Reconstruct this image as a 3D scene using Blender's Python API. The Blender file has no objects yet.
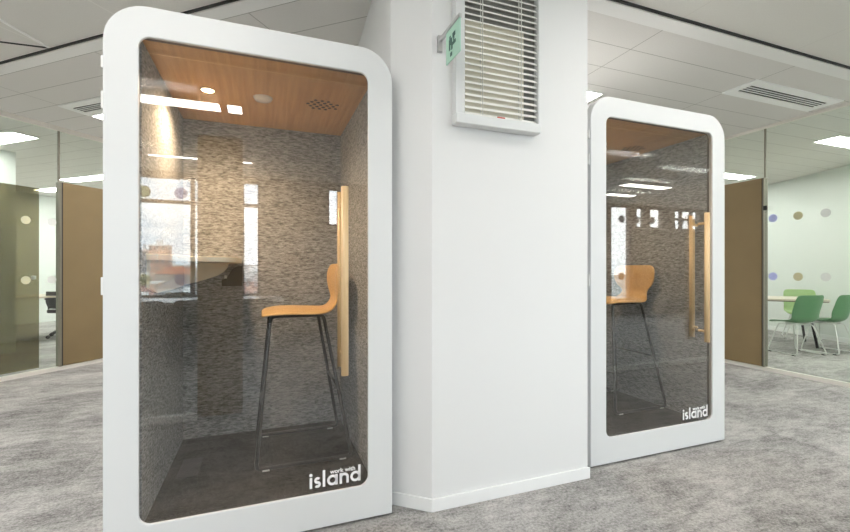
import bpy, bmesh, math, random
from mathutils import Vector, Matrix
random.seed(7)
S = bpy.context.scene
C = S.collection
PI = math.pi
G = math.radians(49.5)                    # bearing of the left-hand office wing
GX = (math.cos(G), math.sin(G)); GY = (-math.sin(G), math.cos(G))
def fg(a, b, z=0.0): return (a*GX[0]+b*GY[0], a*GX[1]+b*GY[1], z)

# ------------------------------------------------------------------ materials
def new_mat(name):
    m = bpy.data.materials.new(name); m.use_nodes = True
    nt = m.node_tree
    return m, nt, nt.nodes['Principled BSDF']
def plain(name, col, rough=0.5, metal=0.0, var=0.0, scale=30.0, spec=None, bump=0.0):
    m, nt, b = new_mat(name)
    b.inputs['Base Color'].default_value = (*col, 1); b.inputs['Roughness'].default_value = rough
    b.inputs['Metallic'].default_value = metal
    if spec is not None: b.inputs['Specular IOR Level'].default_value = spec
    tc = nt.nodes.new('ShaderNodeTexCoord'); n = nt.nodes.new('ShaderNodeTexNoise')
    n.inputs['Scale'].default_value = scale; n.inputs['Detail'].default_value = 3
    nt.links.new(tc.outputs['Object'], n.inputs['Vector'])
    if var:
        r = nt.nodes.new('ShaderNodeValToRGB')
        r.color_ramp.elements[0].color = (*[c*(1-var) for c in col], 1); r.color_ramp.elements[0].position = .3
        r.color_ramp.elements[1].color = (*[min(1, c*(1+var)) for c in col], 1); r.color_ramp.elements[1].position = .7
        nt.links.new(n.outputs['Fac'], r.inputs[0]); nt.links.new(r.outputs[0], b.inputs['Base Color'])
    if bump:
        bp = nt.nodes.new('ShaderNodeBump'); bp.inputs['Strength'].default_value = bump
        bp.inputs['Distance'].default_value = .003
        nt.links.new(n.outputs['Fac'], bp.inputs['Height']); nt.links.new(bp.outputs[0], b.inputs['Normal'])
    return m
def glass(name, tint, ior=1.5, rough=0.0, refl=(1, 1, 1)):
    m = bpy.data.materials.new(name); m.use_nodes = True; nt = m.node_tree; nt.nodes.clear()
    out = nt.nodes.new('ShaderNodeOutputMaterial'); mx = nt.nodes.new('ShaderNodeMixShader')
    tr = nt.nodes.new('ShaderNodeBsdfTransparent'); gl = nt.nodes.new('ShaderNodeBsdfGlossy')
    tr.inputs[0].default_value = (*tint, 1); gl.inputs['Roughness'].default_value = rough
    gl.inputs[0].default_value = (*refl, 1)
    geo = nt.nodes.new('ShaderNodeNewGeometry'); fr = nt.nodes.new('ShaderNodeFresnel')
    mi = nt.nodes.new('ShaderNodeMix')          # same reflectance on both faces of the sheet
    mi.inputs[2].default_value = ior; mi.inputs[3].default_value = 1/ior
    nt.links.new(geo.outputs['Backfacing'], mi.inputs[0]); nt.links.new(mi.outputs[0], fr.inputs[0])
    nt.links.new(fr.outputs[0], mx.inputs[0]); nt.links.new(tr.outputs[0], mx.inputs[1])
    nt.links.new(gl.outputs[0], mx.inputs[2]); nt.links.new(mx.outputs[0], out.inputs[0])
    return m
def emit(name, col, s):
    m, nt, b = new_mat(name)
    b.inputs['Base Color'].default_value = (.9, .9, .9, 1)
    b.inputs['Emission Color'].default_value = (*col, 1); b.inputs['Emission Strength'].default_value = s
    return m
def math_n(nt, op, a=None, b=None, va=None, vb=None):
    n = nt.nodes.new('ShaderNodeMath'); n.operation = op
    if a is not None: nt.links.new(a, n.inputs[0])
    if b is not None: nt.links.new(b, n.inputs[1])
    if va is not None: n.inputs[0].default_value = va
    if vb is not None: n.inputs[1].default_value = vb
    return n.outputs[0]
def carpet(name, dark, light, patch=1.0, tile=None):
    m, nt, b = new_mat(name)
    b.inputs['Roughness'].default_value = .95; b.inputs['Specular IOR Level'].default_value = .15
    tc = nt.nodes.new('ShaderNodeTexCoord')
    mp = nt.nodes.new('ShaderNodeMapping'); mp.inputs['Scale'].default_value = (.75, 1.5, 1)
    mp.inputs['Rotation'].default_value = (0, 0, .25)
    nt.links.new(tc.outputs['Object'], mp.inputs[0])
    big = nt.nodes.new('ShaderNodeTexNoise'); big.inputs['Scale'].default_value = 1.6; big.inputs['Detail'].default_value = 6
    big.inputs['Roughness'].default_value = .62; big.inputs['Distortion'].default_value = .8
    mid = nt.nodes.new('ShaderNodeTexNoise'); mid.inputs['Scale'].default_value = 11; mid.inputs['Detail'].default_value = 8
    mid.inputs['Roughness'].default_value = .75
    fine = nt.nodes.new('ShaderNodeTexNoise'); fine.inputs['Scale'].default_value = 70; fine.inputs['Detail'].default_value = 4
    fine.inputs['Roughness'].default_value = .8
    for n in (big, mid): nt.links.new(mp.outputs[0], n.inputs['Vector'])
    nt.links.new(tc.outputs['Object'], fine.inputs['Vector'])
    s = math_n(nt, 'MULTIPLY', big.outputs['Fac'], vb=.30*patch)
    s2 = math_n(nt, 'MULTIPLY', mid.outputs['Fac'], vb=.34)
    s3 = math_n(nt, 'MULTIPLY', fine.outputs['Fac'], vb=.44)
    t = math_n(nt, 'ADD', math_n(nt, 'ADD', s, s2), s3)
    if tile:                                     # carpet tiles laid with slightly different lots
        ch = nt.nodes.new('ShaderNodeTexWhiteNoise'); ch.noise_dimensions = '2D'
        sn = nt.nodes.new('ShaderNodeVectorMath'); sn.operation = 'SNAP'; sn.inputs[1].default_value = (tile[0], tile[1], 1)
        nt.links.new(tc.outputs['Object'], sn.inputs[0]); nt.links.new(sn.outputs[0], ch.inputs['Vector'])
        t = math_n(nt, 'ADD', t, math_n(nt, 'MULTIPLY', ch.outputs['Value'], vb=.045))
    r = nt.nodes.new('ShaderNodeValToRGB')
    e = r.color_ramp.elements
    e[0].position = .43; e[0].color = (*dark, 1); e[1].position = .655; e[1].color = (*light, 1)
    nt.links.new(t, r.inputs[0]); nt.links.new(r.outputs[0], b.inputs['Base Color'])
    bp = nt.nodes.new('ShaderNodeBump'); bp.inputs['Strength'].default_value = .6; bp.inputs['Distance'].default_value = .006
    nt.links.new(fine.outputs['Fac'], bp.inputs['Height']); nt.links.new(bp.outputs[0], b.inputs['Normal'])
    return m
def felt(name, dark, light, sc=(22, 22, 60), p0=.36, p1=.64):
    m, nt, b = new_mat(name); b.inputs['Roughness'].default_value = .95; b.inputs['Specular IOR Level'].default_value = .1
    tc = nt.nodes.new('ShaderNodeTexCoord'); mp = nt.nodes.new('ShaderNodeMapping'); mp.inputs['Scale'].default_value = sc
    n = nt.nodes.new('ShaderNodeTexNoise'); n.inputs['Scale'].default_value = 1.0; n.inputs['Detail'].default_value = 7
    n.inputs['Roughness'].default_value = .72; n.inputs['Distortion'].default_value = .25
    nt.links.new(tc.outputs['Object'], mp.inputs[0]); nt.links.new(mp.outputs[0], n.inputs['Vector'])
    r = nt.nodes.new('ShaderNodeValToRGB'); e = r.color_ramp.elements
    e[0].position = p0; e[0].color = (*dark, 1); e[1].position = p1; e[1].color = (*light, 1)
    nt.links.new(n.outputs['Fac'], r.inputs[0]); nt.links.new(r.outputs[0], b.inputs['Base Color'])
    return m
def wood(name, c0, c1, sc=(60, 2.2, 60), rough=.45):
    m, nt, b = new_mat(name); b.inputs['Roughness'].default_value = rough
    tc = nt.nodes.new('ShaderNodeTexCoord'); mp = nt.nodes.new('ShaderNodeMapping'); mp.inputs['Scale'].default_value = sc
    n = nt.nodes.new('ShaderNodeTexNoise'); n.inputs['Scale'].default_value = 1; n.inputs['Detail'].default_value = 5
    nt.links.new(tc.outputs['Object'], mp.inputs[0]); nt.links.new(mp.outputs[0], n.inputs['Vector'])
    r = nt.nodes.new('ShaderNodeValToRGB'); e = r.color_ramp.elements
    e[0].position = .35; e[0].color = (*c0, 1); e[1].position = .68; e[1].color = (*c1, 1)
    nt.links.new(n.outputs['Fac'], r.inputs[0]); nt.links.new(r.outputs[0], b.inputs['Base Color'])
    return m
def ceiling_mat(name, rot, offx, px, offy, py, col=(.80, .775, .745), line=(.42, .40, .37), w=.006):
    m, nt, b = new_mat(name); b.inputs['Roughness'].default_value = .9
    tc = nt.nodes.new('ShaderNodeTexCoord'); mp = nt.nodes.new('ShaderNodeMapping')
    mp.inputs['Rotation'].default_value = (0, 0, -rot)
    nt.links.new(tc.outputs['Object'], mp.inputs[0])
    sp = nt.nodes.new('ShaderNodeSeparateXYZ'); nt.links.new(mp.outputs[0], sp.inputs[0])
    fac = None
    for k, off, per in ((0, offx, px), (1, offy, py)):
        u = math_n(nt, 'MULTIPLY', math_n(nt, 'SUBTRACT', sp.outputs[k], vb=off-50*per), vb=1/per)
        f = math_n(nt, 'FRACT', u)
        d = math_n(nt, 'LESS_THAN', f, vb=w/per)
        fac = d if fac is None else math_n(nt, 'MAXIMUM', fac, d)
    n = nt.nodes.new('ShaderNodeTexNoise'); n.inputs['Scale'].default_value = 120; n.inputs['Detail'].default_value = 2
    nt.links.new(tc.outputs['Object'], n.inputs['Vector'])
    r = nt.nodes.new('ShaderNodeValToRGB'); e = r.color_ramp.elements
    e[0].color = (*[c*.94 for c in col], 1); e[1].color = (*[c*1.05 for c in col], 1)
    nt.links.new(n.outputs['Fac'], r.inputs[0])
    mx = nt.nodes.new('ShaderNodeMix'); mx.data_type = 'RGBA'
    nt.links.new(fac, mx.inputs[0]); nt.links.new(r.outputs[0], mx.inputs[6]); mx.inputs[7].default_value = (*line, 1)
    nt.links.new(mx.outputs[2], b.inputs['Base Color'])
    return m
def facade(name, wall, win, sx, sz, fx=.5, fz=.55):
    m, nt, b = new_mat(name); b.inputs['Roughness'].default_value = .8
    tc = nt.nodes.new('ShaderNodeTexCoord'); sp = nt.nodes.new('ShaderNodeSeparateXYZ'); nt.links.new(tc.outputs['Object'], sp.inputs[0])
    s = math_n(nt, 'ADD', sp.outputs[0], sp.outputs[1])
    a = math_n(nt, 'LESS_THAN', math_n(nt, 'FRACT', math_n(nt, 'MULTIPLY', math_n(nt, 'ADD', s, vb=1000), vb=1/sx)), vb=fx)
    c = math_n(nt, 'LESS_THAN', math_n(nt, 'FRACT', math_n(nt, 'MULTIPLY', math_n(nt, 'ADD', sp.outputs[2], vb=1000), vb=1/sz)), vb=fz)
    mx = nt.nodes.new('ShaderNodeMix'); mx.data_type = 'RGBA'
    nt.links.new(math_n(nt, 'MULTIPLY', a, c), mx.inputs[0]); mx.inputs[6].default_value = (*wall, 1); mx.inputs[7].default_value = (*win, 1)
    nt.links.new(mx.outputs[2], b.inputs['Base Color'])
    return m

M = {}
M['white'] = plain('painted wall', (.77, .768, .765), .75, bump=.05, scale=200)
M['booth'] = plain('booth white lacquer', (.71, .718, .72), .38, scale=80, spec=.35)
M['skirt'] = plain('white gloss skirting', (.86, .86, .855), .4)
M['rail'] = plain('cream aluminium rail', (.84, .80, .73), .4)
M['glassw'] = glass('partition glass', (.93, .968, .945), 1.45); M['glassf'] = glass('clear partition glass', (.955, .965, .955), 1.4)
M['glassb'] = glass('booth glass', (.93, .93, .92), 1.74)
M['glasso'] = glass('clear window glass', (.95, .97, .98), 1.4)
M['olive'] = glass('bronze tinted glass', (.50, .46, .34), 1.65, .03)
M['bronze'] = plain('bronze laminate', (.27, .19, .092), .32, var=.05, scale=3, spec=.6)
M['darkmetal'] = plain('black metal', (.010, .010, .011), .28, spec=.6)
M['gasket'] = plain('dark gasket', (.10, .095, .085), .8)
M['steel'] = plain('brushed steel', (.6, .6, .6), .3, 1.0)
M['aluedge'] = plain('grey aluminium edge', (.27, .25, .20), .4, .3)
M['carpet'] = carpet('office carpet', (.105, .101, .098), (.56, .54, .525), tile=(.5, .5))
M['carpetb'] = carpet('booth carpet', (.002, .002, .002), (.09, .087, .08), .9)
M['felt'] = felt('grey wool felt', (.105, .110, .117), (.53, .545, .565), (34, 34, 140), .36, .65)
M['veneer'] = wood('oak veneer ceiling', (.47, .25, .085), (.60, .34, .13))
M['ply'] = wood('honey plywood', (.68, .43, .18), (.79, .53, .25), (5, 60, 60), .35)
M['ash'] = wood('pale ash handle', (.66, .46, .24), (.78, .58, .34), (60, 60, 3), .4)
M['white_plastic'] = plain('white plastic', (.8, .8, .78), .25)
M['cream'] = plain('cream laminate', (.84, .80, .68), .5)
M['slat'] = plain('ivory blind slat', (.88, .87, .83), .45)
M['dim'] = plain('dim backing', (.30, .30, .28), .8)
M['green'] = plain('deep green shell', (.09, .25, .105), .4)
M['lime'] = plain('light green shell', (.36, .52, .23), .4)
M['greyg'] = plain('grey green shell', (.075, .09, .075), .5)
M['tabletop'] = plain('pale timber tabletop', (.62, .54, .44), .4)
M['tabledge'] = plain('dark table edge', (.16, .12, .09), .5)
def film(name, col):
    m, nt, b = new_mat(name); b.inputs['Base Color'].default_value = (*col, 1); b.inputs['Roughness'].default_value = .6
    out = nt.nodes['Material Output']; mx = nt.nodes.new('ShaderNodeMixShader'); tl = nt.nodes.new('ShaderNodeBsdfTransparent')
    tl.inputs[0].default_value = (*col, 1); mx.inputs[0].default_value = .3
    nt.links.new(tl.outputs[0], mx.inputs[1]); nt.links.new(b.outputs[0], mx.inputs[2]); nt.links.new(mx.outputs[0], out.inputs[0]); return m
M['lilacfilm'] = film('lilac film', (.66, .66, .84)); M['olivefilm'] = film('olive film', (.62, .64, .42))
M['greyfilm'] = film('grey film', (.25, .27, .30))
M['bluedot'] = plain('lilac dot film', (.50, .55, .88), .5)
M['olivedot'] = plain('olive dot film', (.56, .54, .33), .5)
M['greydot'] = plain('grey dot film', (.70, .74, .70), .5)
M['yellowdot'] = plain('cream dot film', (.80, .78, .55), .5)
M['whitedot'] = plain('white dot film', (.85, .87, .84), .5)
M['signgreen'] = plain('pale green sign', (.42, .68, .55), .35)
M['signdark'] = plain('dark green pictogram', (.03, .12, .09), .4)
M['red'] = plain('red tag', (.55, .12, .08), .5)
M['letter'] = plain('white vinyl lettering', (.9, .9, .9), .5)
M['ventwhite'] = plain('white grille enamel', (.95, .95, .94), .4)
M['lamp'] = emit('lit diffuser', (1, .97, .93), 9.0)
M['warm'] = emit('warm downlight lens', (1, .72, .38), 26.0)
M['winframe'] = plain('brown window frame', (.10, .065, .045), .4)
M['slot'] = plain('black slot', (.02, .02, .02), .6)
M['ceilL'] = ceiling_mat('left wing ceiling tiles', G, 2.26, .30, 5.05, 1.5)
M['ceilR'] = ceiling_mat('right wing ceiling tiles', 0, 2.65, 1.5, 2.51, .30)
M['ceilNL'] = ceiling_mat('near left ceiling boards', G, 2.1, 1.5, 3.80, .9, (.78, .76, .72), (.85, .83, .79), .012)
M['ceilNR'] = ceiling_mat('near right ceiling boards', 0, 2.65, 1.2, 2.08, 3.0, (.80, .78, .73), (.74, .72, .67), .008)
M['trimc'] = plain('ceiling margin', (.93, .92, .90), .8)
M['innerwall'] = plain('pale green white wall', (.76, .79, .76), .5)
M['ground'] = plain('distant streets', (.42, .43, .40), .9, var=.4, scale=.03)

# ------------------------------------------------------------------ mesh helpers
def link(name, bm, mat, parent=None, smooth=False, loc=None, rotz=0, bevel=0):
    me = bpy.data.meshes.new(name)
    bmesh.ops.recalc_face_normals(bm, faces=bm.faces[:])
    bm.to_mesh(me); bm.free()
    o = bpy.data.objects.new(name, me); C.objects.link(o)
    if mat is not None:
        for m in (mat if isinstance(mat, list) else [mat]): me.materials.append(m)
    if smooth:
        for p in me.polygons: p.use_smooth = True
    if loc: o.location = loc
    o.rotation_euler.z = rotz
    if parent: o.parent = parent
    if bevel:
        b = o.modifiers.new('bevel', 'BEVEL'); b.width = bevel; b.segments = 2; b.limit_method = 'ANGLE'
    return o
def box(bm, x0, x1, y0, y1, z0, z1, mi=0, mat=None):
    vs = [bm.verts.new((x, y, z)) for x in (x0, x1) for y in (y0, y1) for z in (z0, z1)]
    if mat is not None:
        for v in vs: v.co = mat @ v.co
    for f in ((0, 1, 3, 2), (4, 6, 7, 5), (0, 4, 5, 1), (2, 3, 7, 6), (0, 2, 6, 4), (1, 5, 7, 3)):
        bm.faces.new([vs[i] for i in f]).material_index = mi
    return vs
def gbox(bm, a0, a1, b0, b1, z0, z1, mi=0):      # box in the left wing's own grid
    return box(bm, a0, a1, b0, b1, z0, z1, mi, Matrix.Rotation(G, 4, 'Z'))
def prism(bm, pts, z0, z1, axis='z'):            # pts 2D; extruded along axis
    def P(p, t):
        if axis == 'z': return (p[0], p[1], t)
        if axis == 'y': return (p[0], t, p[1])
        return (t, p[0], p[1])
    lo = [bm.verts.new(P(p, z0)) for p in pts]; hi = [bm.verts.new(P(p, z1)) for p in pts]
    n = len(pts); bm.faces.new(lo[::-1]); bm.faces.new(hi)
    for i in range(n): bm.faces.new((lo[i], lo[(i+1) % n], hi[(i+1) % n], hi[i]))
def rrect(x0, x1, z0, z1, rb, rt, n=8):
    pts = []
    for cx, cz, r, a0 in ((x1-rb, z0+rb, rb, -90), (x1-rt, z1-rt, rt, 0), (x0+rt, z1-rt, rt, 90), (x0+rb, z0+rb, rb, 180)):
        for i in range(n+1):
            a = math.radians(a0+90*i/n); pts.append((cx+r*math.cos(a), cz+r*math.sin(a)))
    return pts
def ring(bm, outer, inner, y0, y1):              # plate with a hole, in XZ, thick along Y
    n = len(outer)
    L = [[bm.verts.new((p[0], y, p[1])) for p in loop] for loop, y in ((outer, y0), (inner, y0), (inner, y1), (outer, y1))]
    for k in range(4):
        A, B = L[k], L[(k+1) % 4]
        for i in range(n): bm.faces.new((A[i], A[(i+1) % n], B[(i+1) % n], B[i]))
def fillet(pts, r, n=5):
    pts = [Vector(p) for p in pts]; out = [pts[0]]
    for i in range(1, len(pts)-1):
        a, b, c = pts[i-1], pts[i], pts[i+1]
        u = (a-b).normalized(); v = (c-b).normalized(); d = min(r, (a-b).length*.45, (c-b).length*.45)
        p, q = b+u*d, b+v*d
        for k in range(n+1):
            t = k/n; out.append(p*(1-t)**2+b*2*t*(1-t)+q*t*t)
    out.append(pts[-1]); return out
def tube(bm, pts, r, seg=8, close=False):
    pts = [Vector(p) for p in pts]; n = len(pts); rings = []; nrm = None
    for i, p in enumerate(pts):
        t = ((pts[(i+1) % n]-pts[i-1]) if close or 0 < i < n-1 else (pts[1]-pts[0] if i == 0 else pts[-1]-pts[-2])).normalized()
        if nrm is None: nrm = t.orthogonal().normalized()
        nrm = (nrm-t*nrm.dot(t)).normalized(); bn = t.cross(nrm)
        rings.append([bm.verts.new(p+(nrm*math.cos(2*PI*k/seg)+bn*math.sin(2*PI*k/seg))*r) for k in range(seg)])
    for i in range(n if close else n-1):
        A, B = rings[i], rings[(i+1) % n]
        for k in range(seg): bm.faces.new((A[k], A[(k+1) % seg], B[(k+1) % seg], B[k]))
    if not close: bm.faces.new(rings[0][::-1]); bm.faces.new(rings[-1])
def lathe(bm, prof, cx, cy, seg=24):             # prof: (r, z)
    R = [[bm.verts.new((cx+r*math.cos(2*PI*k/seg), cy+r*math.sin(2*PI*k/seg), z)) for k in range(seg)] for r, z in prof]
    for A, B in zip(R, R[1:]):
        for k in range(seg): bm.faces.new((A[k], A[(k+1) % seg], B[(k+1) % seg], B[k]))
    bm.faces.new(R[0][::-1]); bm.faces.new(R[-1])
def disc_y(bm, cx, cz, r, y0, y1, seg=24):
    prism(bm, [(cx+r*math.cos(2*PI*k/seg), cz+r*math.sin(2*PI*k/seg)) for k in range(seg)], y0, y1, 'y')
def B(*boxes):
    bm = bmesh.new()
    for b in boxes: box(bm, *b)
    return bm
def GB(*boxes):
    bm = bmesh.new()
    for b in boxes: gbox(bm, *b)
    return bm
def tag(o, label, cat, group=None, kind=None):
    if label: o['label'] = label
    if cat: o['category'] = cat
    if group: o['group'] = group
    if kind: o['kind'] = kind
    return o
def empty(name, loc, rotz=0):
    o = bpy.data.objects.new(name, None); C.objects.link(o); o.location = loc; o.rotation_euler.z = rotz
    o.empty_display_size = .1
    return o
def struct(name, bm, mat, label=None, **k):
    o = link(name, bm, mat, **k); o['kind'] = 'structure'
    if label: o['label'] = label
    return o
def structe(name, loc=(0, 0, 0), rotz=0, label=None):
    o = empty(name, loc, rotz); o['kind'] = 'structure'
    if label: o['label'] = label
    return o
def dup(root, loc=None, rotz=None, label=None, group=None):
    def cp(o, par):
        c = o.copy(); C.objects.link(c)
        if par: c.parent = par
        for ch in o.children: cp(ch, c)
        return c
    r = cp(root, None)
    if loc is not None: r.location = loc
    if rotz is not None: r.rotation_euler.z = rotz
    if label: r['label'] = label
    if group: r['group'] = group
    return r

# ------------------------------------------------------------------ the setting
H = 2.9
bm = bmesh.new(); prism(bm, [(-10, -4.5), (12.6, -4.5), (12.6, 14), (-10, 14)], -.12, 0)
struct('floor', bm, M['carpet'], 'mottled grey carpet tile floor')

def slab(name, pts, mat, label):
    bm = bmesh.new(); prism(bm, pts, H, H+.08); return struct(name, bm, mat, label)
slab('ceiling', [(.82, 2.08), (.82, 14), (-9.27, 14), fg(2.115, 14)[:2]], M['ceilL'], 'left wing plank ceiling')
slab('ceiling', [(.82, 2.08), (12.6, 2.08), (12.6, 14), (.82, 14)], M['ceilR'], 'right wing plank ceiling')
slab('ceiling', [(.82, 2.08), fg(2.115, 14)[:2], (-10, 10.7), (-10, -4.5), (.82, -4.5)], M['ceilNL'], 'ceiling in front of the left wing')
slab('ceiling', [(.82, -4.5), (12.6, -4.5), (12.6, 2.08), (.82, 2.08)], M['ceilNR'], 'ceiling in front of the right wing')
struct('trim_1', B((.85, 5.57, 2.070, 2.086, H-.012, H+.001)), M['slot'], 'black shadow gap across the right ceiling')
struct('trim_2', GB((2.108, 2.123, 1.06, 5.78, H-.012, H+.001)), M['slot'], 'black shadow gap across the left ceiling')
struct('trim_3', B((1.76, 5.57, 2.10, 2.22, H-.008, H+.001)), M['trimc'], 'pale ceiling margin beside the right shadow gap')
struct('trim_4', GB((2.14, 2.25, 1.30, 5.78, H-.008, H+.001)), M['trimc'], 'pale ceiling margin beside the left shadow gap')

bm = bmesh.new(); prism(bm, [fg(1.70, 4.345)[:2], fg(1.71, 4.355)[:2], fg(2.11, 3.812)[:2], fg(2.10, 3.802)[:2]], H-.006, H+.001)
struct('trim_5', bm, M['slot'], 'thin dark ceiling joint at the upper left')
bm = bmesh.new(); prism(bm, [fg(1.2, 3.50)[:2], fg(1.2, 3.525)[:2], fg(2.10, 3.822)[:2], fg(2.10, 3.798)[:2]], H-.006, H+.001)
struct('trim_6', bm, M['trimc'], 'pale ceiling joint at the upper left')

# central core wall (five-sided column block)
bm = bmesh.new(); prism(bm, [(.612, 2.108), (.782, 1.962), (1.747, 1.962), (1.747, 9.7), (.68, 9.7), (.68, 3.3)], 0, H)
struct('wall_core', bm, M['white'], 'white angled column wall between the two booths')
def strip(name, p, q, h, t, mat, label, z0=0, side=1):
    p = Vector(p); q = Vector(q); d = (q-p).normalized(); n = Vector((d.y, -d.x))*t*side
    bm = bmesh.new(); prism(bm, [tuple(p), tuple(q), tuple(q+n), tuple(p+n)], z0, z0+h)
    return struct(name, bm, mat, label)
bm = bmesh.new()
prism(bm, [(.600, 2.103), (.612, 2.108), (.782, 1.962), (1.747, 1.962), (1.758, 1.951), (.778, 1.951)], 0, .065)
struct('baseboard_front', bm, M['skirt'], 'white skirting round the foot of the column wall', bevel=.003)

# glazed wall, right
XR = 5.57
def partition_frame(name, mk, L0, L1, joints, label, top=H, y=0.0):
    pass
wr = structe('wall_right', (0, 0, 0), 0, 'frameless glazed wall of the right meeting room')
panes = [(.22, 3.29), (3.30, 5.4), (5.41, 9.7)]
for y0, y1 in panes: link('glass_pane', B((XR, XR+.012, y0, y1, .045, H-.03)), M['glassw'], wr)
link('base_rail', B((XR-.02, XR+.032, .2, 9.7, 0, .045)), M['rail'], wr)
link('head_rail', B((XR-.02, XR+.032, .2, 9.7, H-.03, H)), M['rail'], wr)
link('glazing_joint', B((XR-.002, XR+.014, 3.287, 3.303, 2.29, H-.03)), M['aluedge'], wr)
d = structe('door_1', (0, 0, 0), 0, 'tall brown solid door leaf in the right glazed wall')
link('door_leaf', B((XR-.028, XR+.04, 3.310, 4.30, .05, 2.285)), M['bronze'], d)
link('edge_post', B((XR-.03, XR+.042, 3.290, 3.305, .045, 2.285)), M['aluedge'], d)
link('door_stop', B((XR-.034, XR+.046, 3.304, 3.311, .05, 2.285)), M['slot'], d)
link('latch', B((XR-.05, XR-.03, 3.25, 3.285, 1.90, 1.95)), M['slot'], d)
# glazed wall, left  (grid b = 5.82)
BL = 5.82
wl = structe('wall_left', (0, 0, 0), 0, 'frameless glazed wall of the left meeting room')
for a0, a1 in ((-.6, 3.305), (3.315, 5.0), (5.01, 7.8)): link('glass_pane', GB((a0, a1, BL, BL+.012, .045, H-.05)), M['glassw'], wl)
link('base_rail', GB((-.6, 7.8, BL-.02, BL+.032, 0, .045)), M['rail'], wl)
link('head_rail', GB((-.6, 7.8, BL-.02, BL+.032, H-.05, H)), M['rail'], wl)
link('glazing_joint', GB((3.302, 3.318, BL-.002, BL+.014, 2.24, H-.05)), M['aluedge'], wl)
d = structe('door_2', (0, 0, 0), 0, 'tall brown solid door leaf in the left glazed wall')
link('door_leaf', GB((3.332, 4.30, BL-.028, BL+.04, .05, 2.24)), M['bronze'], d)
link('edge_post', GB((3.302, 3.326, BL-.03, BL+.042, .045, 2.24)), M['aluedge'], d)
link('door_stop', GB((3.325, 3.333, BL-.034, BL+.046, .05, 2.24)), M['slot'], d)
d = structe('door_3', (0, 0, 0), 0, 'bronze tinted glass door leaf behind the left glazed wall')
link('glass_leaf', GB((2.2, 3.175, 5.94, 5.952, .05, 2.15)), M['olive'], d)
bm = bmesh.new(); p = fg(3.10, 5.90); lathe(bm, [(.006, 1.085), (.022, 1.09), (.022, 1.125), (.006, 1.13)], p[0], p[1], 16)
link('knob', bm, M['steel'], d, True)

# dots on the glazing
def dot(p, rot, mat, label, grp):
    bm = bmesh.new(); disc_y(bm, 0, 0, .046, -.0015, 0)
    o = link('glass_dot', bm, mat, loc=p, rotz=rot); tag(o, label, 'sticker', grp); return o
names = [('lilac', M['bluedot']), ('olive', M['olivedot']), ('grey', M['greydot'])]
where = ['nearest the door', 'middle of three', 'furthest from the door']
for k, (cn, mt) in enumerate(names):
    for z, rw in ((1.80, 'upper'), (1.12, 'lower')):
        dot((XR-.001, 3.21-.25*k, z), -PI/2, mt, f'round {cn} dot, {rw} row of right glazed wall, {where[k]}', 'dots on the right glazed wall')
for k, a in enumerate((3.235, 2.985)):
    for z, rw in ((1.755, 'upper'), (1.08, 'lower')):
        p = fg(a, BL-.001)
        dot((p[0], p[1], z), G, M['whitedot' if k == 0 else 'yellowdot'],
            f"round {'white dot beside the brown door' if k == 0 else 'cream dot before the tinted door'} in left glazed wall, {rw} row", 'dots on the left glazed wall')

# enclosing walls
struct('wall_end_right', B((1.747, 12.5, 9.7, 9.8, 0, H)), M['innerwall'], 'far end wall of the right wing')
bm = bmesh.new(); prism(bm, [(7.45, .2), (11.05, 9.7), (11.2, 9.7), (7.6, .2)], 0, H)
struct('wall_meeting_room', bm, M['innerwall'], 'pale back wall of the right meeting room')
bm = bmesh.new(); prism(bm, [(7.437, .2), (11.037, 9.7), (11.05, 9.7), (7.45, .2)], 0, .08)
struct('baseboard_right', bm, M['skirt'], 'white skirting on the meeting room back wall')
struct('wall_side_right', B((XR+.04, 12.5, .1, .2, 0, H)), M['innerwall'], 'side wall of the right meeting room')
struct('wall_back_left', GB((-3, 10, 11.5, 11.6, 0, H)), M['innerwall'], 'far wall of the left meeting room')
struct('wall_side_left', GB((-.7, -.6, BL, 11.5, 0, H)), M['innerwall'], 'near side wall of the left meeting room')
struct('wall_far_left', GB((7.8, 7.9, BL, 11.5, 0, H)), M['innerwall'], 'far side wall of the left meeting room')
struct('wall_pillar_left', GB((3.42, 3.83, 7.7, 8.1, 0, H)), M['innerwall'], 'pale square pillar inside the left meeting room')
struct('wall_corridor_left', B((-4.85, -4.75, -4.4, 3.6, 0, H)), M['white'], 'white side wall behind the camera, left')
struct('wall_east', B((12.4, 12.5, -4.4, 9.8, 0, H)), M['white'], 'white side wall behind the camera, right')

# glazed front of the room the photograph is taken from
wf = structe('wall_front', (0, 0, 0), 0, 'glazed wall facing the booths, open doorway in it')
YF = .2
for x0, x1 in ((-4.75, -2.4), (-2.39, -.495), (1.0, 3.2), (3.21, XR)):
    link('glass_pane', B((x0, x1, YF, YF+.012, .055, H-.03)), M['glassf'], wf)
link('base_rail', B((-4.75, -.495, YF-.02, YF+.03, 0, .055)), M['skirt'], wf)
link('base_rail', B((1.0, XR, YF-.02, YF+.03, 0, .055)), M['skirt'], wf)
link('head_rail', B((-4.75, XR, YF-.02, YF+.03, H-.03, H)), M['rail'], wf)
d = structe('door_4', (0, 0, 0), 0, 'brown solid side panel of the doorway facing the booths')
link('door_leaf', B((-.49, -.158, YF-.015, YF+.02, .02, 2.28)), M['bronze'], d)
for k in range(6):
    for z in (1.80, 1.12):
        dot((-.86-.25*k+.255, YF+.014, z), PI, M['lilacfilm'] if k % 2 == 0 else M['olivefilm'], 'round dot on the glazed wall facing the left booth, seen mirrored', 'dots on the wall facing the booths')
for k in range(12):
    for z in (1.80, 1.12):
        dot((2.75+.245*k, YF+.014, z), PI, M['greyfilm'], 'round dot on the glazed wall facing the right booth, seen mirrored', 'dots on the wall facing the right booth')

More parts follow.
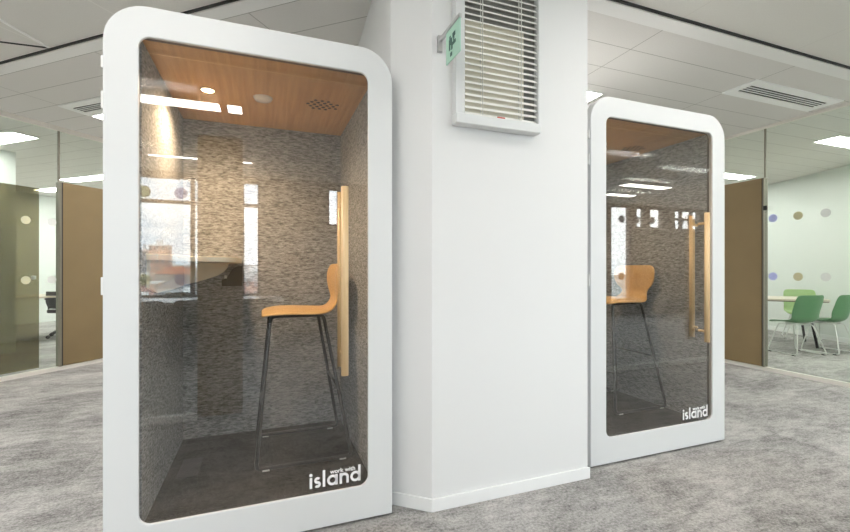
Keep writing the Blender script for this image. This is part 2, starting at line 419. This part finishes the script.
# outer wall behind with its windows
YB = -4.4
wins = [(-4.6, -.98, .72, 2.82, 2.38, 1, [-3.0, -1.165]), (-.36, -.06, .72, 2.82, 2.38, 2, []), (1.18, 1.60, 2.05, 2.8, None, 3, []),
        (2.2, 7.8, .72, 2.82, 2.38, 4, [4.0, 5.9]), (8.35, 9.08, .4, 2.86, None, 5, []), (9.2, 9.6, 2.30, 2.86, None, 6, []),  # the wide window leading this line is unseen, added to let in daylight
        (9.68, 10.25, 2.30, 2.86, None, 7, []), (10.6, 11.7, 2.30, 2.86, 2.6, 8, [10.9, 11.3])]
bm = bmesh.new(); xs = -4.75
for x0, x1, z0, z1, tr, n, mu in wins:
    box(bm, xs, x0, YB-.25, YB, 0, H); box(bm, x0, x1, YB-.25, YB, 0, z0); box(bm, x0, x1, YB-.25, YB, z1, H); xs = x1
box(bm, xs, 12.5, YB-.25, YB, 0, H)
struct('wall_back', bm, M['dim'] if False else plain('taupe back wall', (.30, .27, .23), .8), 'taupe outer wall behind the camera')
for x0, x1, z0, z1, tr, n, mu in wins:
    w = structe(f'window_{n}', (0, 0, 0))
    fb = [(x0, x0+.035, YB-.12, YB-.05, z0, z1), (x1-.035, x1, YB-.12, YB-.05, z0, z1),
          (x0, x1, YB-.12, YB-.05, z0, z0+.04), (x0, x1, YB-.12, YB-.05, z1-.04, z1)]
    if tr: fb.append((x0, x1, YB-.12, YB-.05, tr-.03, tr+.03))
    for u in mu: fb.append((u-.035, u+.035, YB-.12, YB-.05, z0, z1))
    link('window_frame', B(*fb), M['winframe'], w)
    link('window_pane', B((x0+.03, x1-.03, YB-.09, YB-.082, z0+.03, z1-.03)), M['glasso'], w)
    link('window_sill', B((x0-.03, x1+.03, YB-.05, YB+.06, z0-.03, z0)), M['skirt'], w)
    if z1-z0 > 1:
        L = bpy.data.lights.new('portal', 'AREA'); L.shape = 'RECTANGLE'; L.size = x1-x0; L.size_y = z1-z0
        L.cycles.is_portal = True
        lo = bpy.data.objects.new('window_light', L); C.objects.link(lo)
        lo.location = ((x0+x1)/2, YB-.26, (z0+z1)/2); lo.rotation_euler = (PI/2, 0, 0)
        lo.rotation_euler = Vector((0, 1, 0)).to_track_quat('-Z', 'Z').to_euler()

# ------------------------------------------------------------------ ceiling fittings
def lamp(x0, x1, y0, y1, label, grp, grid=False, z=H):
    cx, cy = (x0+x1)/2, (y0+y1)/2; w, h = (x1-x0)/2, (y1-y0)/2
    loc = fg(cx, cy, z) if grid else (cx, cy, z)
    o = empty('ceiling_light', loc, G if grid else 0); tag(o, label, 'ceiling light', grp)
    link('frame', B((-w, w, -h, -h+.012, -.012, 0), (-w, w, h-.012, h, -.012, 0), (-w, -w+.012, -h+.012, h-.012, -.012, 0), (w-.012, w, -h+.012, h-.012, -.012, 0)), M['white_plastic'], o)
    link('diffuser', B((-w+.013, w-.013, -h+.013, h-.013, -.008, -.001)), M['lamp'], o)
    return o
lamp(1.83, 3.07, 3.22, 3.46, 'lit rectangular ceiling light just above the right booth beside the column', 'ceiling lights right wing')
lamp(4.4, 5.4, .95, 1.2, 'added fill light panel on the right corridor ceiling, out of frame', 'added fill lights out of frame')  # unseen panel, added to brighten the right side
lamp(1.9, 3.1, .95, 1.2, 'added fill light panel on the ceiling before the right booth, out of frame', 'added fill lights out of frame')  # added fill for the right booth front, not a known fitting
lamp(-1.2, .0, .75, 1.0, 'added fill light panel on the ceiling before the left booth, out of frame', 'added fill lights out of frame')  # added fill for the left booth front, not a known fitting
for (x0, x1, y0, y1) in ((-3.6, -2.4, .75, 1.0), (-3.3, -2.1, 2.0, 2.25), (6.1, 7.3, 1.3, 1.58), (8.1, 9.2, 7.3, 7.58), (6.3, 7.5, 7.3, 7.58), (6.2, 7.4, 2.2, 2.48), (8.3, 9.3, 6.2, 6.48), (3.6, 4.8, 8.0, 8.28)):
    lamp(x0, x1, y0, y1, 'added fill light panel on the ceiling, out of frame', 'added fill lights out of frame')  # unseen panels added to lift the near area and right room
for (x0, x1, y0, y1) in ((1.0, 1.3, 7.5, 9.0), (1.2, 1.5, 3.0, 4.2), (6.9, 7.2, 7.7, 9.2), (5.1, 5.4, 4.2, 5.4), (1.4, 1.7, 9.0, 10.2), (3.0, 3.3, 9.8, 11.0), (7.0, 7.3, 9.6, 10.8), (6.4, 6.7, 6.4, 7.6)):
    lamp(x0, x1, y0, y1, 'added fill light panel on the left wing ceiling, out of frame', 'added fill lights out of frame', True)  # unseen panels added to lift the left corridor and room
lamp(6.82, 8.05, 3.17, 3.46, 'lit rectangular ceiling light behind the right glazed wall, at the right picture edge', 'ceiling lights right room')
lamp(7.2, 8.4, 5.1, 5.42, 'lit rectangular ceiling light behind the right glazed wall, above the brown door', 'ceiling lights right room')
lamp(3.6, 4.8, 5.6, 5.88, 'lit rectangular ceiling light in the right corridor behind the booth', 'ceiling lights right wing')
lamp(3.17, 3.46, 3.86, 5.05, 'lit rectangular ceiling light in the left corridor beside the grille', 'ceiling lights left wing', True)
lamp(3.22, 3.5, 6.53, 7.75, 'lit rectangular ceiling light behind the left glazed wall, at the left picture edge', 'ceiling lights left room', True)
lamp(5.2, 5.5, 7.7, 9.2, 'lit rectangular ceiling light behind the left glazed wall, above the brown door', 'ceiling lights left room', True)
lamp(5.7, 6.0, 9.7, 10.9, 'furthest lit ceiling light in the left room, above the gap between the doors', 'ceiling lights left room', True)
for (x0, x1, y0, y1) in ((-1.9, -.41, -1.02, -.76), (-.36, -.2, -1.02, -.76), (-1.6, -.9, -3.34, -3.22), (-.33, -.15, -3.34, -3.22), (-4.2, -3, -1.02, -.76),
                         (2.2, 3.4, -1.02, -.76), (4.6, 5.8, -2.55, -2.27), (6.7, 7.9, -2.55, -2.27), (7.2, 8.0, -3.5, -3.25), (9.4, 10.6, -2.5, -2.2), (2.2, 3.4, -3.1, -2.85)):
    lamp(x0, x1, y0, y1, 'lit strip light in the room behind the camera, mirrored in the booth glass', 'ceiling lights behind the camera')

def vent(cx, cy, w, h, rot, label, loc, nslot=4):
    o = empty('ceiling_vent', loc, rot); tag(o, label, 'vent')
    link('frame', B((-w, w, -h, -h*.42, -.01, 0), (-w, w, h*.42, h, -.01, 0), (-w, -w*.88, -h*.42, h*.42, -.01, 0), (w*.88, w, -h*.42, h*.42, -.01, 0)), M['ventwhite'], o)
    link('dark_backing', B((-w*.88, w*.88, -h*.42, h*.42, -.003, -.001)), M['slot'], o)
    bl = bmesh.new(); s = .84*h/nslot
    for k in range(1, nslot): box(bl, -w*.88, w*.88, -h*.42+s*k-.004, -h*.42+s*k+.004, -.01, -.003)
    link('blades', bl, M['ventwhite'], o)
    return o
vent(0, 0, .665, .155, 0, 'white linear air grille in the right wing ceiling', (4.785, 2.66, H))
vent(0, 0, .60, .15, G+PI/2, 'white linear air grille in the left wing ceiling', fg(3.02, 4.47, H), 4)

# ------------------------------------------------------------------ column window with blind
w = structe('window_9', (0, 0, 0), 0, 'white framed high window with ivory venetian blind on the column')
x0, x1, z0, z1, yw = .89, 1.388, 1.925, 2.86, 1.961
link('window_frame', B((x0, x0+.052, yw-.045, yw, z0+.05, z1), (x1-.010, x1, yw-.045, yw, z0+.05, z1), (x0+.052, x1-.010, yw-.045, yw, z1-.05, z1),
     (x0-.002, x1-.004, yw-.06, yw, z0, z0+.05)), M['booth'], w, bevel=.004)
link('backing', B((x0+.05, x1-.01, yw-.006, yw-.002, z0+.05, z1-.05)), M['dim'], w)
link('cream_board', B((x0+.05, x1-.08, yw-.010, yw-.006, z0+.05, 2.475)), M['cream'], w)
bs = bmesh.new(); z = z0+.065
while z < z1-.06:
    box(bs, x0+.056, x1-.012, -.0125, .0125, -.0008, .0008, 0, Matrix.Translation((0, yw-.026, z)) @ Matrix.Rotation(math.radians(48), 4, 'X'))
    z += .0315
link('blind_slats', bs, M['slat'], w)
bc = bmesh.new()
for xx in (1.045, 1.275):
    for dy in (-.038, -.014): tube(bc, [(xx, yw+dy, z0+.055), (xx, yw+dy, z1-.05)], .0022, 6)
link('blind_cords', bc, M['slat'], w)
link('bottom_bar', B((x0+.056, x1-.026, yw-.037, yw-.014, z0+.051, z0+.060)), M['slat'], w)
link('red_tag', B((1.13, 1.175, yw-.040, yw-.037, z0+.052, z0+.064)), M['red'], w)

# projecting sign
sg = empty('exit_sign', (.82, 1.962, 2.32)); tag(sg, 'pale green flag sign projecting from the white column on a steel arm', 'sign')
link('bracket', B((-.012, .012, -.02, 0, -.04, .04)), M['steel'], sg, bevel=.002)
link('arm', B((-.007, .007, -.245, -.02, .005, .022)), M['steel'], sg)
link('panel', B((-.003, .003, -.245, -.095, -.145, .004)), M['signgreen'], sg)
bp = bmesh.new()     # simple dark pictogram on the side facing the camera
for y0, y1, z0_, z1_ in ((-.15, -.135, -.045, -.03), (-.165, -.13, -.075, -.045), (-.20, -.17, -.05, -.03), (-.205, -.165, -.085, -.07), (-.17, -.155, -.10, -.075), (-.145, -.13, -.095, -.075), (-.19, -.178, -.075, -.03), (-.165, -.145, -.128, -.11)):
    box(bp, -.0042, -.0031, y0, y1, z0_, z1_)
link('pictogram', bp, M['signdark'], sg)

# ------------------------------------------------------------------ booths
BW, BH, BD = 1.175, 2.260, 1.20
def letters():
    """island, in round geometric strokes, unit = x-height"""
    bm = bmesh.new(); sw = .235
    def bar(x0, x1, z0, z1): box(bm, x0, x1, 0, .01, z0, z1)
    def arc(cx, cz, r, a0, a1, n=20):
        A = []
        for i in range(n+1):
            a = math.radians(a0+(a1-a0)*i/n)
            A.append([bm.verts.new((cx+q*math.cos(a), yy, cz+q*math.sin(a))) for q, yy in ((r-sw/2, 0), (r+sw/2, 0), (r+sw/2, .01), (r-sw/2, .01))])
        for P, Q in zip(A, A[1:]):
            for k in range(4): bm.faces.new((P[k], P[(k+1) % 4], Q[(k+1) % 4], Q[k]))
        if abs(a1-a0) < 359: bm.faces.new(A[0]); bm.faces.new(A[-1][::-1])
    x = 0; R = .5-sw/2
    bar(x, x+sw, 0, 1); disc_y(bm, x+sw/2, 1.25, .15, 0, .01, 14); x += sw+.17      # i
    r = .255-.01; cx = x+.31                                                          # s
    arc(cx, 1-sw/2-.19, .19, 35, 270, 14); arc(cx, sw/2+.19, .19, 90, -145, 14); x += .66+.13
    bar(x, x+sw, 0, 1.55); x += sw+.17                                                # l
    arc(x+.5, .5, R, 0, 360, 28); bar(x+1-sw, x+1, 0, 1); x += 1.17                   # a
    bar(x, x+sw, 0, 1); arc(x+.44, .56, .44-sw/2, 0, 180, 16); bar(x+.88-sw, x+.88, 0, .56); x += 1.02   # n
    arc(x+.5, .5, R, 0, 360, 28); bar(x+1-sw, x+1, 0, 1.55); x += 1                   # d
    return bm, x
def text_mesh(s, size, name='txt'):
    cu = bpy.data.curves.new(name, 'FONT'); cu.body = s; cu.size = size; cu.extrude = .0006; cu.offset = size*.02
    o = bpy.data.objects.new(name, cu); C.objects.link(o)
    dg = bpy.context.evaluated_depsgraph_get(); dg.update()
    me = bpy.data.meshes.new_from_object(o.evaluated_get(dg))
    bpy.data.objects.remove(o); return me

def make_booth(loc):
    r = empty('phone_booth', loc)
    out = rrect(0, BW, .012, BH, .003, .155, 10)
    inn = rrect(.12, BW-.12, .171, 2.138, .045, .045, 10)
    wide = rrect(.090, BW-.090, .150, 2.152, .05, .05, 10)
    bm = bmesh.new(); ring(bm, out, inn, 0, .014)
    ring(bm, rrect(0, BW, .012, BH, .003, .155, 10), wide, .0141, .05)
    door = link('door_frame', bm, M['booth'], r, bevel=.004)
    bm = bmesh.new(); prism(bm, rrect(.092, BW-.092, .152, 2.150, .05, .05, 8), .0145, .0245, 'y')
    link('glass_pane', bm, M['glassb'], door)
    for yb, yi, z0, z1, nm in ((-.045, .0145, .715, 1.58, 'handle'), (.062, .0245, .735, 1.57, 'handle')):
        bm = bmesh.new()
        prof = fillet([(.936, yb, z0), (.936, yb, z1)], .01)
        tube(bm, prof, .0168, 14)
        for zz in (z0+.07, z1-.07): tube(bm, [(.936, yb, zz), (.936, yi, zz)], .009, 10)
        link(nm, bm, M['ash'], door, True)
    for zz, hh in ((1.135, .035), (1.865, .035), (2.015, .024)):
        link('hinge', B((-.008, .0, .006, .042, zz-hh, zz+hh)), M['white_plastic'], door, bevel=.002)
    # lettering
    bm, tot = letters(); k = .236/tot
    bmesh.ops.transform(bm, matrix=Matrix.Translation((.785, .0125, .193)) @ Matrix.Diagonal((k, .1, k, 1)), verts=bm.verts[:])
    lt = link('lettering', bm, M['letter'], door); lt['label'] = 'white word island on the glass'
    me = text_mesh('work with', .026); me.materials.append(M['letter'])
    xs = [v.co.x for v in me.vertices]; sc = .118/(max(xs)-min(xs))
    me.transform(Matrix.Translation((.878, .0135, .247)) @ Matrix.Rotation(PI/2, 4, 'X') @ Matrix.Diagonal((sc, sc, 1, 1)))
    o = bpy.data.objects.new('lettering', me); C.objects.link(o); o.parent = door; o['label'] = 'small white words work with above island'
    # body
    bm = bmesh.new(); ring(bm, rrect(.018, BW-.018, .014, BH-.018, .003, .14, 10), rrect(.070, BW-.070, .118, 2.158, .003, .02, 10), .0505, .078)
    link('gasket', bm, M['gasket'], r)
    bm = bmesh.new()
    ring(bm, rrect(0, BW, .012, BH, .003, .155, 10), rrect(.035, BW-.035, .045, BH-.035, .003, .125, 10), .078, BD)
    box(bm, .03, BW-.03, BD-.03, BD-.002, .04, BH-.13)
    link('body_shell', bm, M['booth'], r)
    li, ri, bk = .112, 1.106, 1.075
    link('felt_lining', B((li-.03, li, .08, bk, .12, 2.16), (ri, ri+.03, .08, bk, .12, 2.16), (li-.03, ri+.03, bk, bk+.03, .12, 2.16)), M['felt'], r)
    cl = link('ceiling_panel', B((li-.03, ri+.03, .08, bk+.03, 2.16, 2.185)), M['veneer'], r)
    link('panel_seam', B((li, ri, .20, .203, 2.159, 2.1605)), M['ply'], cl)
    fl = link('carpet_floor', B((li-.03, ri+.03, .08, bk+.03, .09, .12)), M['carpetb'], r)
    link('floor_grille', B((.165, .265, .50, .74, .118, .124)), M['slot'], fl, bevel=.002)
    for px in (.06, BW-.06):
        for py in (.12, BD-.08):
            bm = bmesh.new(); lathe(bm, [(.022, 0), (.022, .013)], px, py, 12); link('levelling_foot', bm, M['gasket'], r)
    # downlight, sensor, vent
    bm = bmesh.new(); lathe(bm, [(.030, 2.1575), (.030, 2.1605)], .309, .54, 20)
    dl = link('downlight', bm, M['warm'], r)
    bm = bmesh.new(); tube(bm, [(.309+.033*math.cos(t*PI/12), .54+.033*math.sin(t*PI/12), 2.158) for t in range(24)], .004, 6, True)
    link('bezel', bm, M['white_plastic'], dl, True)
    bm = bmesh.new(); lathe(bm, [(.018, 2.140), (.042, 2.145), (.052, 2.160), (.052, 2.1605)], .585, .55, 24)
    link('sensor', bm, M['white_plastic'], r, True)
    bm = bmesh.new()
    for i in range(5):
        for j in range(-2, 3):
            x = .905+j*.036+(.018 if i % 2 else 0)-.005; y = .54+(i-2)*.031
            if ((x-.905)/.10)**2+((y-.54)/.08)**2 < 1: lathe(bm, [(.0105, 2.1585), (.0105, 2.1605)], x, y, 10)
    link('vent_holes', bm, M['slot'], r)
    # desk on the left wall
    pts = [(li, .14), (.16, .14), (.24, .40)]+[(.30+.15*math.sin(t*PI/16), .62-.15*math.cos(t*PI/16)) for t in range(1, 9)]+[(.455, bk), (li, bk)]
    bm = bmesh.new(); prism(bm, pts, 1.240, 1.268); dk = link('desk', bm, M['cream'], r, bevel=.003)
    bm = bmesh.new(); prism(bm, [(li, 1.24), (.378, 1.24), (.372, 1.215), (.35, 1.185), (.31, 1.16), (.24, 1.135), (.17, 1.115), (li, 1.10)], bk-.06, bk-.04, 'y')
    link('bracket', bm, M['cream'], dk)
    bm = bmesh.new(); prism(bm, [(bk-.06, 1.24), (bk-.06, 1.10), (.6, 1.09), (.30, 1.09), (.16, 1.12), (.16, 1.24)], li, li+.012, 'x')
    link('bracket', bm, M['cream'], dk)
    bm = bmesh.new(); prism(bm, [(.335, 1.092), (.335, 1.13), (.365, 1.145), (.40, 1.205), (.43, 1.222), (.458, 1.222), (.458, 1.092)], bk-.03, bk, 'y')
    pw = link('power_box', bm, M['darkmetal'], r)
    link('plug', B((.352, .366, bk-.045, bk-.03, 1.142, 1.162)), M['white_plastic'], pw)
    return r
XB1, YB1, XB2, YB2 = -.586, 2.0, 1.839, 2.038
b1 = make_booth((XB1, YB1, 0))
tag(b1, 'larger nearer white phone booth with glass door, left of the column', 'phone booth', 'white phone booths')
b2 = dup(b1, (XB2, YB2, 0), None, 'smaller more distant white phone booth with glass door, right of the column', 'white phone booths')
for bx, by, e in ((XB1, YB1, 25), (XB2, YB2, 12)):
    L = bpy.data.lights.new('downlight', 'SPOT'); L.energy = e; L.color = (1, .70, .42); L.spot_size = math.radians(165); L.spot_blend = 1
    L.shadow_soft_size = .05
    o = bpy.data.objects.new('downlight_lamp', L); C.objects.link(o); o.location = (bx+.309, by+.54, 2.12)

# ------------------------------------------------------------------ chairs
def shell_bm(prof, width, droop, nv=9):
    """prof: list of (x, z); width per row; droop: (dx, dz) of the side edges per row"""
    bm = bmesh.new(); rows = []
    for (x, z), wd, (dx, dz) in zip(prof, width, droop):
        row = []
        for k in range(nv):
            t = -1+2*k/(nv-1); q = abs(t)**2.2
            row.append(bm.verts.new((x+dx*q, t*wd/2, z+dz*q)))
        rows.append(row)
    for A, Bq in zip(rows, rows[1:]):
        for k in range(nv-1): bm.faces.new((A[k], A[k+1], Bq[k+1], Bq[k]))
    return bm
def solid(o, t, sub=2):
    m = o.modifiers.new('s', 'SOLIDIFY'); m.thickness = t; m.offset = 0
    m = o.modifiers.new('u', 'SUBSURF'); m.levels = sub; m.render_levels = sub
def make_stool(loc):
    r = empty('bar_stool', loc)      # floor at local z = 0 (booth floor); faces -x
    z = .965-.12
    prof = [(-.222, z-.022), (-.21, z-.004), (-.16, z+.010), (-.06, z+.012), (.06, z+.004), (.13, z), (.175, z+.012), (.203, z+.045), (.210, z+.075),
            (.209, z+.105), (.206, z+.15), (.206, z+.20), (.210, z+.235), (.219, z+.262), (.224, z+.270)]
    width = [.30, .36, .395, .405, .40, .37, .30, .25, .27, .36, .415, .42, .415, .36, .31]
    droop = [(0, -.012), (0, -.02), (0, -.028), (0, -.028), (0, -.026), (0, -.02), (0, -.01), (-.004, 0), (-.008, 0), (-.014, 0), (-.018, 0), (-.02, 0), (-.018, 0), (-.014, 0), (-.012, 0)]
    o = link('seat_shell', shell_bm(prof, width, droop), M['ply'], r, True); solid(o, .016)
    zt = z-.03
    for s in (-1, 1):
        bm = bmesh.new()
        tube(bm, fillet([(0, s*.145, zt), (-.175, s*.145, zt), (-.25, s*.25, .012), (.262, s*.25, .012), (.115, s*.145, zt), (0, s*.145, zt)], .03), .0105, 8)
        lf = link('leg_frame', bm, M['darkmetal'], r, True)
        for gx in (-.20, .21): link('glide', B((gx-.018, gx+.018, s*.25-.009, s*.25+.009, 0, .014)), M['white_plastic'], lf)
    for xx in (-.12, .06):
        bm = bmesh.new(); tube(bm, [(xx, -.145, zt), (xx, .145, zt)], .008); link('seat_support', bm, M['darkmetal'], r, True)
    def leg(t, s, front):
        a = Vector((-.175, .145*s, zt)) if front else Vector((.115, .145*s, zt)); b = Vector((-.25, .25*s, .012)) if front else Vector((.262, .25*s, .012))
        return a+(b-a)*((a.z-t)/(a.z-b.z))
    for fr, h in ((True, .30), (False, .40)):
        bm = bmesh.new(); tube(bm, [leg(h, -1, fr), leg(h, 1, fr)], .007); link('stretcher', bm, M['darkmetal'], r, True)
    return r
s1 = make_stool((.214, 2.69, .12)); tag(s1, 'plywood bar stool with black sled legs inside the left booth', 'stool', 'bar stools in the booths')
dup(s1, (2.69, 2.70, .12), None, 'plywood bar stool with black sled legs inside the right booth', 'bar stools in the booths')

def make_chair(shell_mat, name='meeting_chair'):
    r = empty(name, (0, 0, 0)); z = .45   # faces +x
    prof = [(.225, z-.02), (.21, z), (.15, z+.006), (.03, z-.004), (-.09, z-.008), (-.15, z+.004), (-.195, z+.045), (-.22, z+.11), (-.235, z+.20), (-.25, z+.30), (-.262, z+.37), (-.27, z+.395)]
    width = [.36, .43, .46, .47, .46, .45, .44, .44, .45, .45, .43, .36]
    droop = [(0, .0), (0, .0), (0, .015), (0, .03), (0, .04), (.01, .05), (.05, .04), (.08, .02), (.07, 0), (.055, 0), (.045, 0), (.035, 0)]
    o = link('seat_shell', shell_bm(prof, width, droop), shell_mat, r, True); solid(o, .012)
    for s in (-1, 1):
        bm = bmesh.new()
        tube(bm, fillet([(0, s*.12, z-.03), (.14, s*.12, z-.03), (.21, s*.235, .012), (-.24, s*.235, .012), (-.14, s*.12, z-.03), (0, s*.12, z-.03)], .04), .0085, 8)
        lf = link('leg_frame', bm, M['white_plastic'], r, True)
        for gx in (.16, -.19): link('glide', B((gx-.02, gx+.02, s*.235-.01, s*.235+.01, 0, .014)), M['darkmetal'], lf)
    for xx in (.10, -.10):
        bm = bmesh.new(); tube(bm, [(xx, -.12, z-.03), (xx, .12, z-.03)], .008); link('seat_support', bm, M['white_plastic'], r, True)
    return r
R = math.radians
c = make_chair(M['green']); c.location = (7.16, 3.84, 0); c.rotation_euler.z = R(76)
tag(c, 'deep green chair with white sled legs, back to the camera, nearest in the right room', 'chair', 'green chairs in the right room')
dup(c, (7.72, 3.74, 0), R(92), 'deep green chair with white sled legs at the right picture edge', 'green chairs in the right room')
lc = make_chair(M['lime']); lc.location = (8.78, 4.62, 0); lc.rotation_euler.z = R(215)
tag(lc, 'light green chair on the far side of the meeting table', 'chair', 'green chairs in the right room')
dup(lc, (6.52, 4.55, 0), R(35), 'light green chair mostly hidden behind the brown door', 'green chairs in the right room')

def table(loc, rot, L, W, h, top, label, legm):
    t = empty('meeting_table', loc, rot); tag(t, label, 'table')
    bm = bmesh.new(); prism(bm, rrect(-L/2, L/2, -W/2, W/2, .12, .12, 6), h-.025, h); link('tabletop', bm, top, t)
    bm = bmesh.new(); prism(bm, rrect(-L/2+.012, L/2-.012, -W/2+.012, W/2-.012, .11, .11, 6), h-.04, h-.0255); link('underside', bm, M['tabledge'], t)
    for sx in (-1, 1):
        for sy in (-1, 1):
            bm = bmesh.new(); tube(bm, [(sx*(L/2-.25), sy*(W/2-.2), h-.04), (sx*(L/2-.15), sy*(W/2-.1), 0)], .018, 10)
            link('leg', bm, legm, t, True)
    return t
table((7.7, 4.75, 0), R(-50.7), 1.8, .9, .74, M['tabletop'], 'pale timber meeting table behind the right glazed wall', M['darkmetal'])

# left room desk and office chair
t = empty('desk', fg(4.9, 8.9), G); tag(t, 'long pale desk seen through the left glazed wall', 'desk')
link('desktop', B((-1.3, 1.3, -.42, .42, .715, .745)), M['tabletop'], t, bevel=.003)
for s in (-1, 1): link('leg', B((s*1.25-.02, s*1.25+.02, -.38, .38, 0, .714)), M['white_plastic'], t)
link('modesty_panel', B((-1.2, -.55, .36, .38, .30, .714)), M['white_plastic'], t)
oc = empty('office_chair', fg(5.02, 8.62), G+.6); tag(oc, 'black office swivel chair under the desk in the left room', 'chair')
bm = bmesh.new(); prism(bm, rrect(-.23, .23, -.22, .22, .1, .1, 6), .44, .50); link('seat', bm, M['darkmetal'], oc, bevel=.015)
bm = bmesh.new(); tube(bm, [(0, 0, .12), (0, 0, .44)], .025, 10); link('gas_column', bm, M['darkmetal'], oc, True)
bm = bmesh.new()
for k in range(5): tube(bm, [(0, 0, .14), (.28*math.cos(k*1.257), .28*math.sin(k*1.257), .07)], .02, 8)
link('star_base', bm, M['darkmetal'], oc, True)
for k in range(5):
    bm = bmesh.new(); x, y = .28*math.cos(k*1.257), .28*math.sin(k*1.257); tube(bm, [(x-.012, y, .03), (x+.012, y, .03)], .03, 12); link('caster', bm, M['slot'], oc, True)
for s in (-1, 1):
    bm = bmesh.new(); tube(bm, fillet([(.0, s*.2, .45), (.0, s*.27, .47), (0, s*.27, .66), (.12, s*.27, .68), (-.10, s*.27, .68)], .03), .014, 8); link('armrest', bm, M['darkmetal'], oc, True)
link('backrest', shell_bm([(-.24, .52), (-.26, .62), (-.25, .7), (-.27, .82)], [.34, .40, .42, .38], [(.04, 0)]*4), M['darkmetal'], oc, True)
solid(oc.children[-1], .03, 1)

# meeting table and chairs behind the camera
M['glosswhite'] = plain('glossy white top', (.90, .90, .90), .3, spec=.6)
table((-1.9, -3.35, 0), 0, 4.4, 1.2, .735, M['glosswhite'], 'long white meeting table behind the camera, mirrored in the left booth', M['white_plastic'])
gc = make_chair(M['greyg']); gc.scale = (1, 1, .95); gc.location = (-1.40, -2.45, 0); gc.rotation_euler.z = R(-90)
GR = 'grey green chairs behind the camera'; GL = 'grey green chair at the white table, mirrored in the left booth glass'
tag(gc, GL, 'chair', GR)
for x, y, a in ((-.86, -2.45, -90), (-1.36, -4.08, 90), (-.08, -2.5, -90), (-2.5, -2.45, -90)): dup(gc, (x, y, 0), R(a), GL, GR)

# ------------------------------------------------------------------ outside
bm = bmesh.new(); prism(bm, [(-900, -1500), (900, -1500), (900, -8), (-900, -8)], -15, -14)
struct('ground', bm, M['ground'], 'streets below the windows')
def building(x, y, w, dp, z1, wall, label, roofc=None, grp='low buildings beyond the windows', sx=4, sz=3.2):
    o = empty('building', (x, y, -14)); tag(o, label, 'building', grp)
    h = z1+14
    link('walls', B((-w/2, w/2, -dp/2, dp/2, 0, h)), wall, o)
    bm = bmesh.new()
    if roofc:
        bm2 = bmesh.new()
        v = [bm2.verts.new(p) for p in ((-w/2-.4, -dp/2-.4, h), (w/2+.4, -dp/2-.4, h), (w/2+.4, dp/2+.4, h), (-w/2-.4, dp/2+.4, h), (-w/2+dp*.3, 0, h+2.6), (w/2-dp*.3, 0, h+2.6))]
        for f in ((0, 1, 5, 4), (2, 3, 4, 5), (1, 2, 5), (3, 0, 4), (3, 2, 1, 0)): bm2.faces.new([v[i] for i in f])
        link('roof', bm2, roofc, o); bm.free()
    else:
        box(bm, -w/2-.3, w/2+.3, -dp/2-.3, dp/2+.3, h, h+.8); box(bm, -w*.2, w*.1, -dp*.2, dp*.2, h+.8, h+3)
        link('roof', bm, M['white_plastic'], o)
    return o
F1 = facade('pink brick facade', (.62, .36, .30), (.25, .25, .28), 2.4, 2.9)
F2 = facade('white facade', (.75, .76, .76), (.3, .33, .36), 5, 3.4)
F3 = facade('grey facade', (.38, .39, .40), (.2, .22, .25), 4, 3.4)
RD = plain('red roof', (.45, .16, .11), .8); GRF = plain('slate roof', (.22, .23, .25), .8)
tw = building(-43.0, -217, 8, 5, 11.5, F1, 'tall pink brick tower block mirrored in the left booth glass', grp='tower beyond the windows')
building(-49.5, -219, 3, 4, 9.5, F3, 'grey tower block beside the pink brick tower', grp='tower beyond the windows')
GLB = 'low building beyond the windows behind the camera'
k = 0
for y0 in (-115, -150, -185, -250, -290, -330):
  nn = 5
  for j in range(nn):
    y = y0-random.uniform(0, 14); x = y0*.34*(nn-1-j+.5)/nn*1.15+4
    building(x, y, min(30, abs(y0)*.34/nn*.95), random.uniform(8, 14), {-115: random.uniform(-9, -5), -150: random.uniform(-5, -2), -185: random.uniform(-1.5, 1.0)}.get(y0, random.uniform(0, 3)), random.choice([F2, F3, F2, F3, F1]), GLB, random.choice([None, RD, GRF]))

# ------------------------------------------------------------------ sky
W = bpy.data.worlds.new('sky'); S.world = W; W.use_nodes = True; nt = W.node_tree
bg = nt.nodes['Background']; tc = nt.nodes.new('ShaderNodeTexCoord')
mp = nt.nodes.new('ShaderNodeMapping'); mp.inputs['Scale'].default_value = (1.2, 1.2, 7)
n = nt.nodes.new('ShaderNodeTexNoise'); n.inputs['Scale'].default_value = 1.8; n.inputs['Detail'].default_value = 6; n.inputs['Distortion'].default_value = .5
r = nt.nodes.new('ShaderNodeValToRGB'); e = r.color_ramp.elements
e[0].position = .38; e[0].color = (.60, .69, .79, 1); e[1].position = .62; e[1].color = (1, 1, 1, 1)
nt.links.new(tc.outputs['Generated'], mp.inputs[0]); nt.links.new(mp.outputs[0], n.inputs['Vector'])
nt.links.new(n.outputs['Fac'], r.inputs[0]); nt.links.new(r.outputs[0], bg.inputs[0]); bg.inputs[1].default_value = 3.1

# ------------------------------------------------------------------ camera
cam = bpy.data.cameras.new('camera'); co = bpy.data.objects.new('camera', cam); C.objects.link(co)
co.location = (0, 0, 1.2); co.rotation_euler = (PI/2, 0, -math.radians(20.8))
cam.sensor_width = 36; cam.lens = 36*426/850; cam.shift_y = (269.5-266)/850
cam.clip_start = .02; cam.clip_end = 3000
S.camera = co
S.view_settings.view_transform = 'Standard'; S.view_settings.look = 'None'; S.view_settings.gamma = 1
S.view_settings.use_curve_mapping = False; S.view_settings.exposure = 1.43
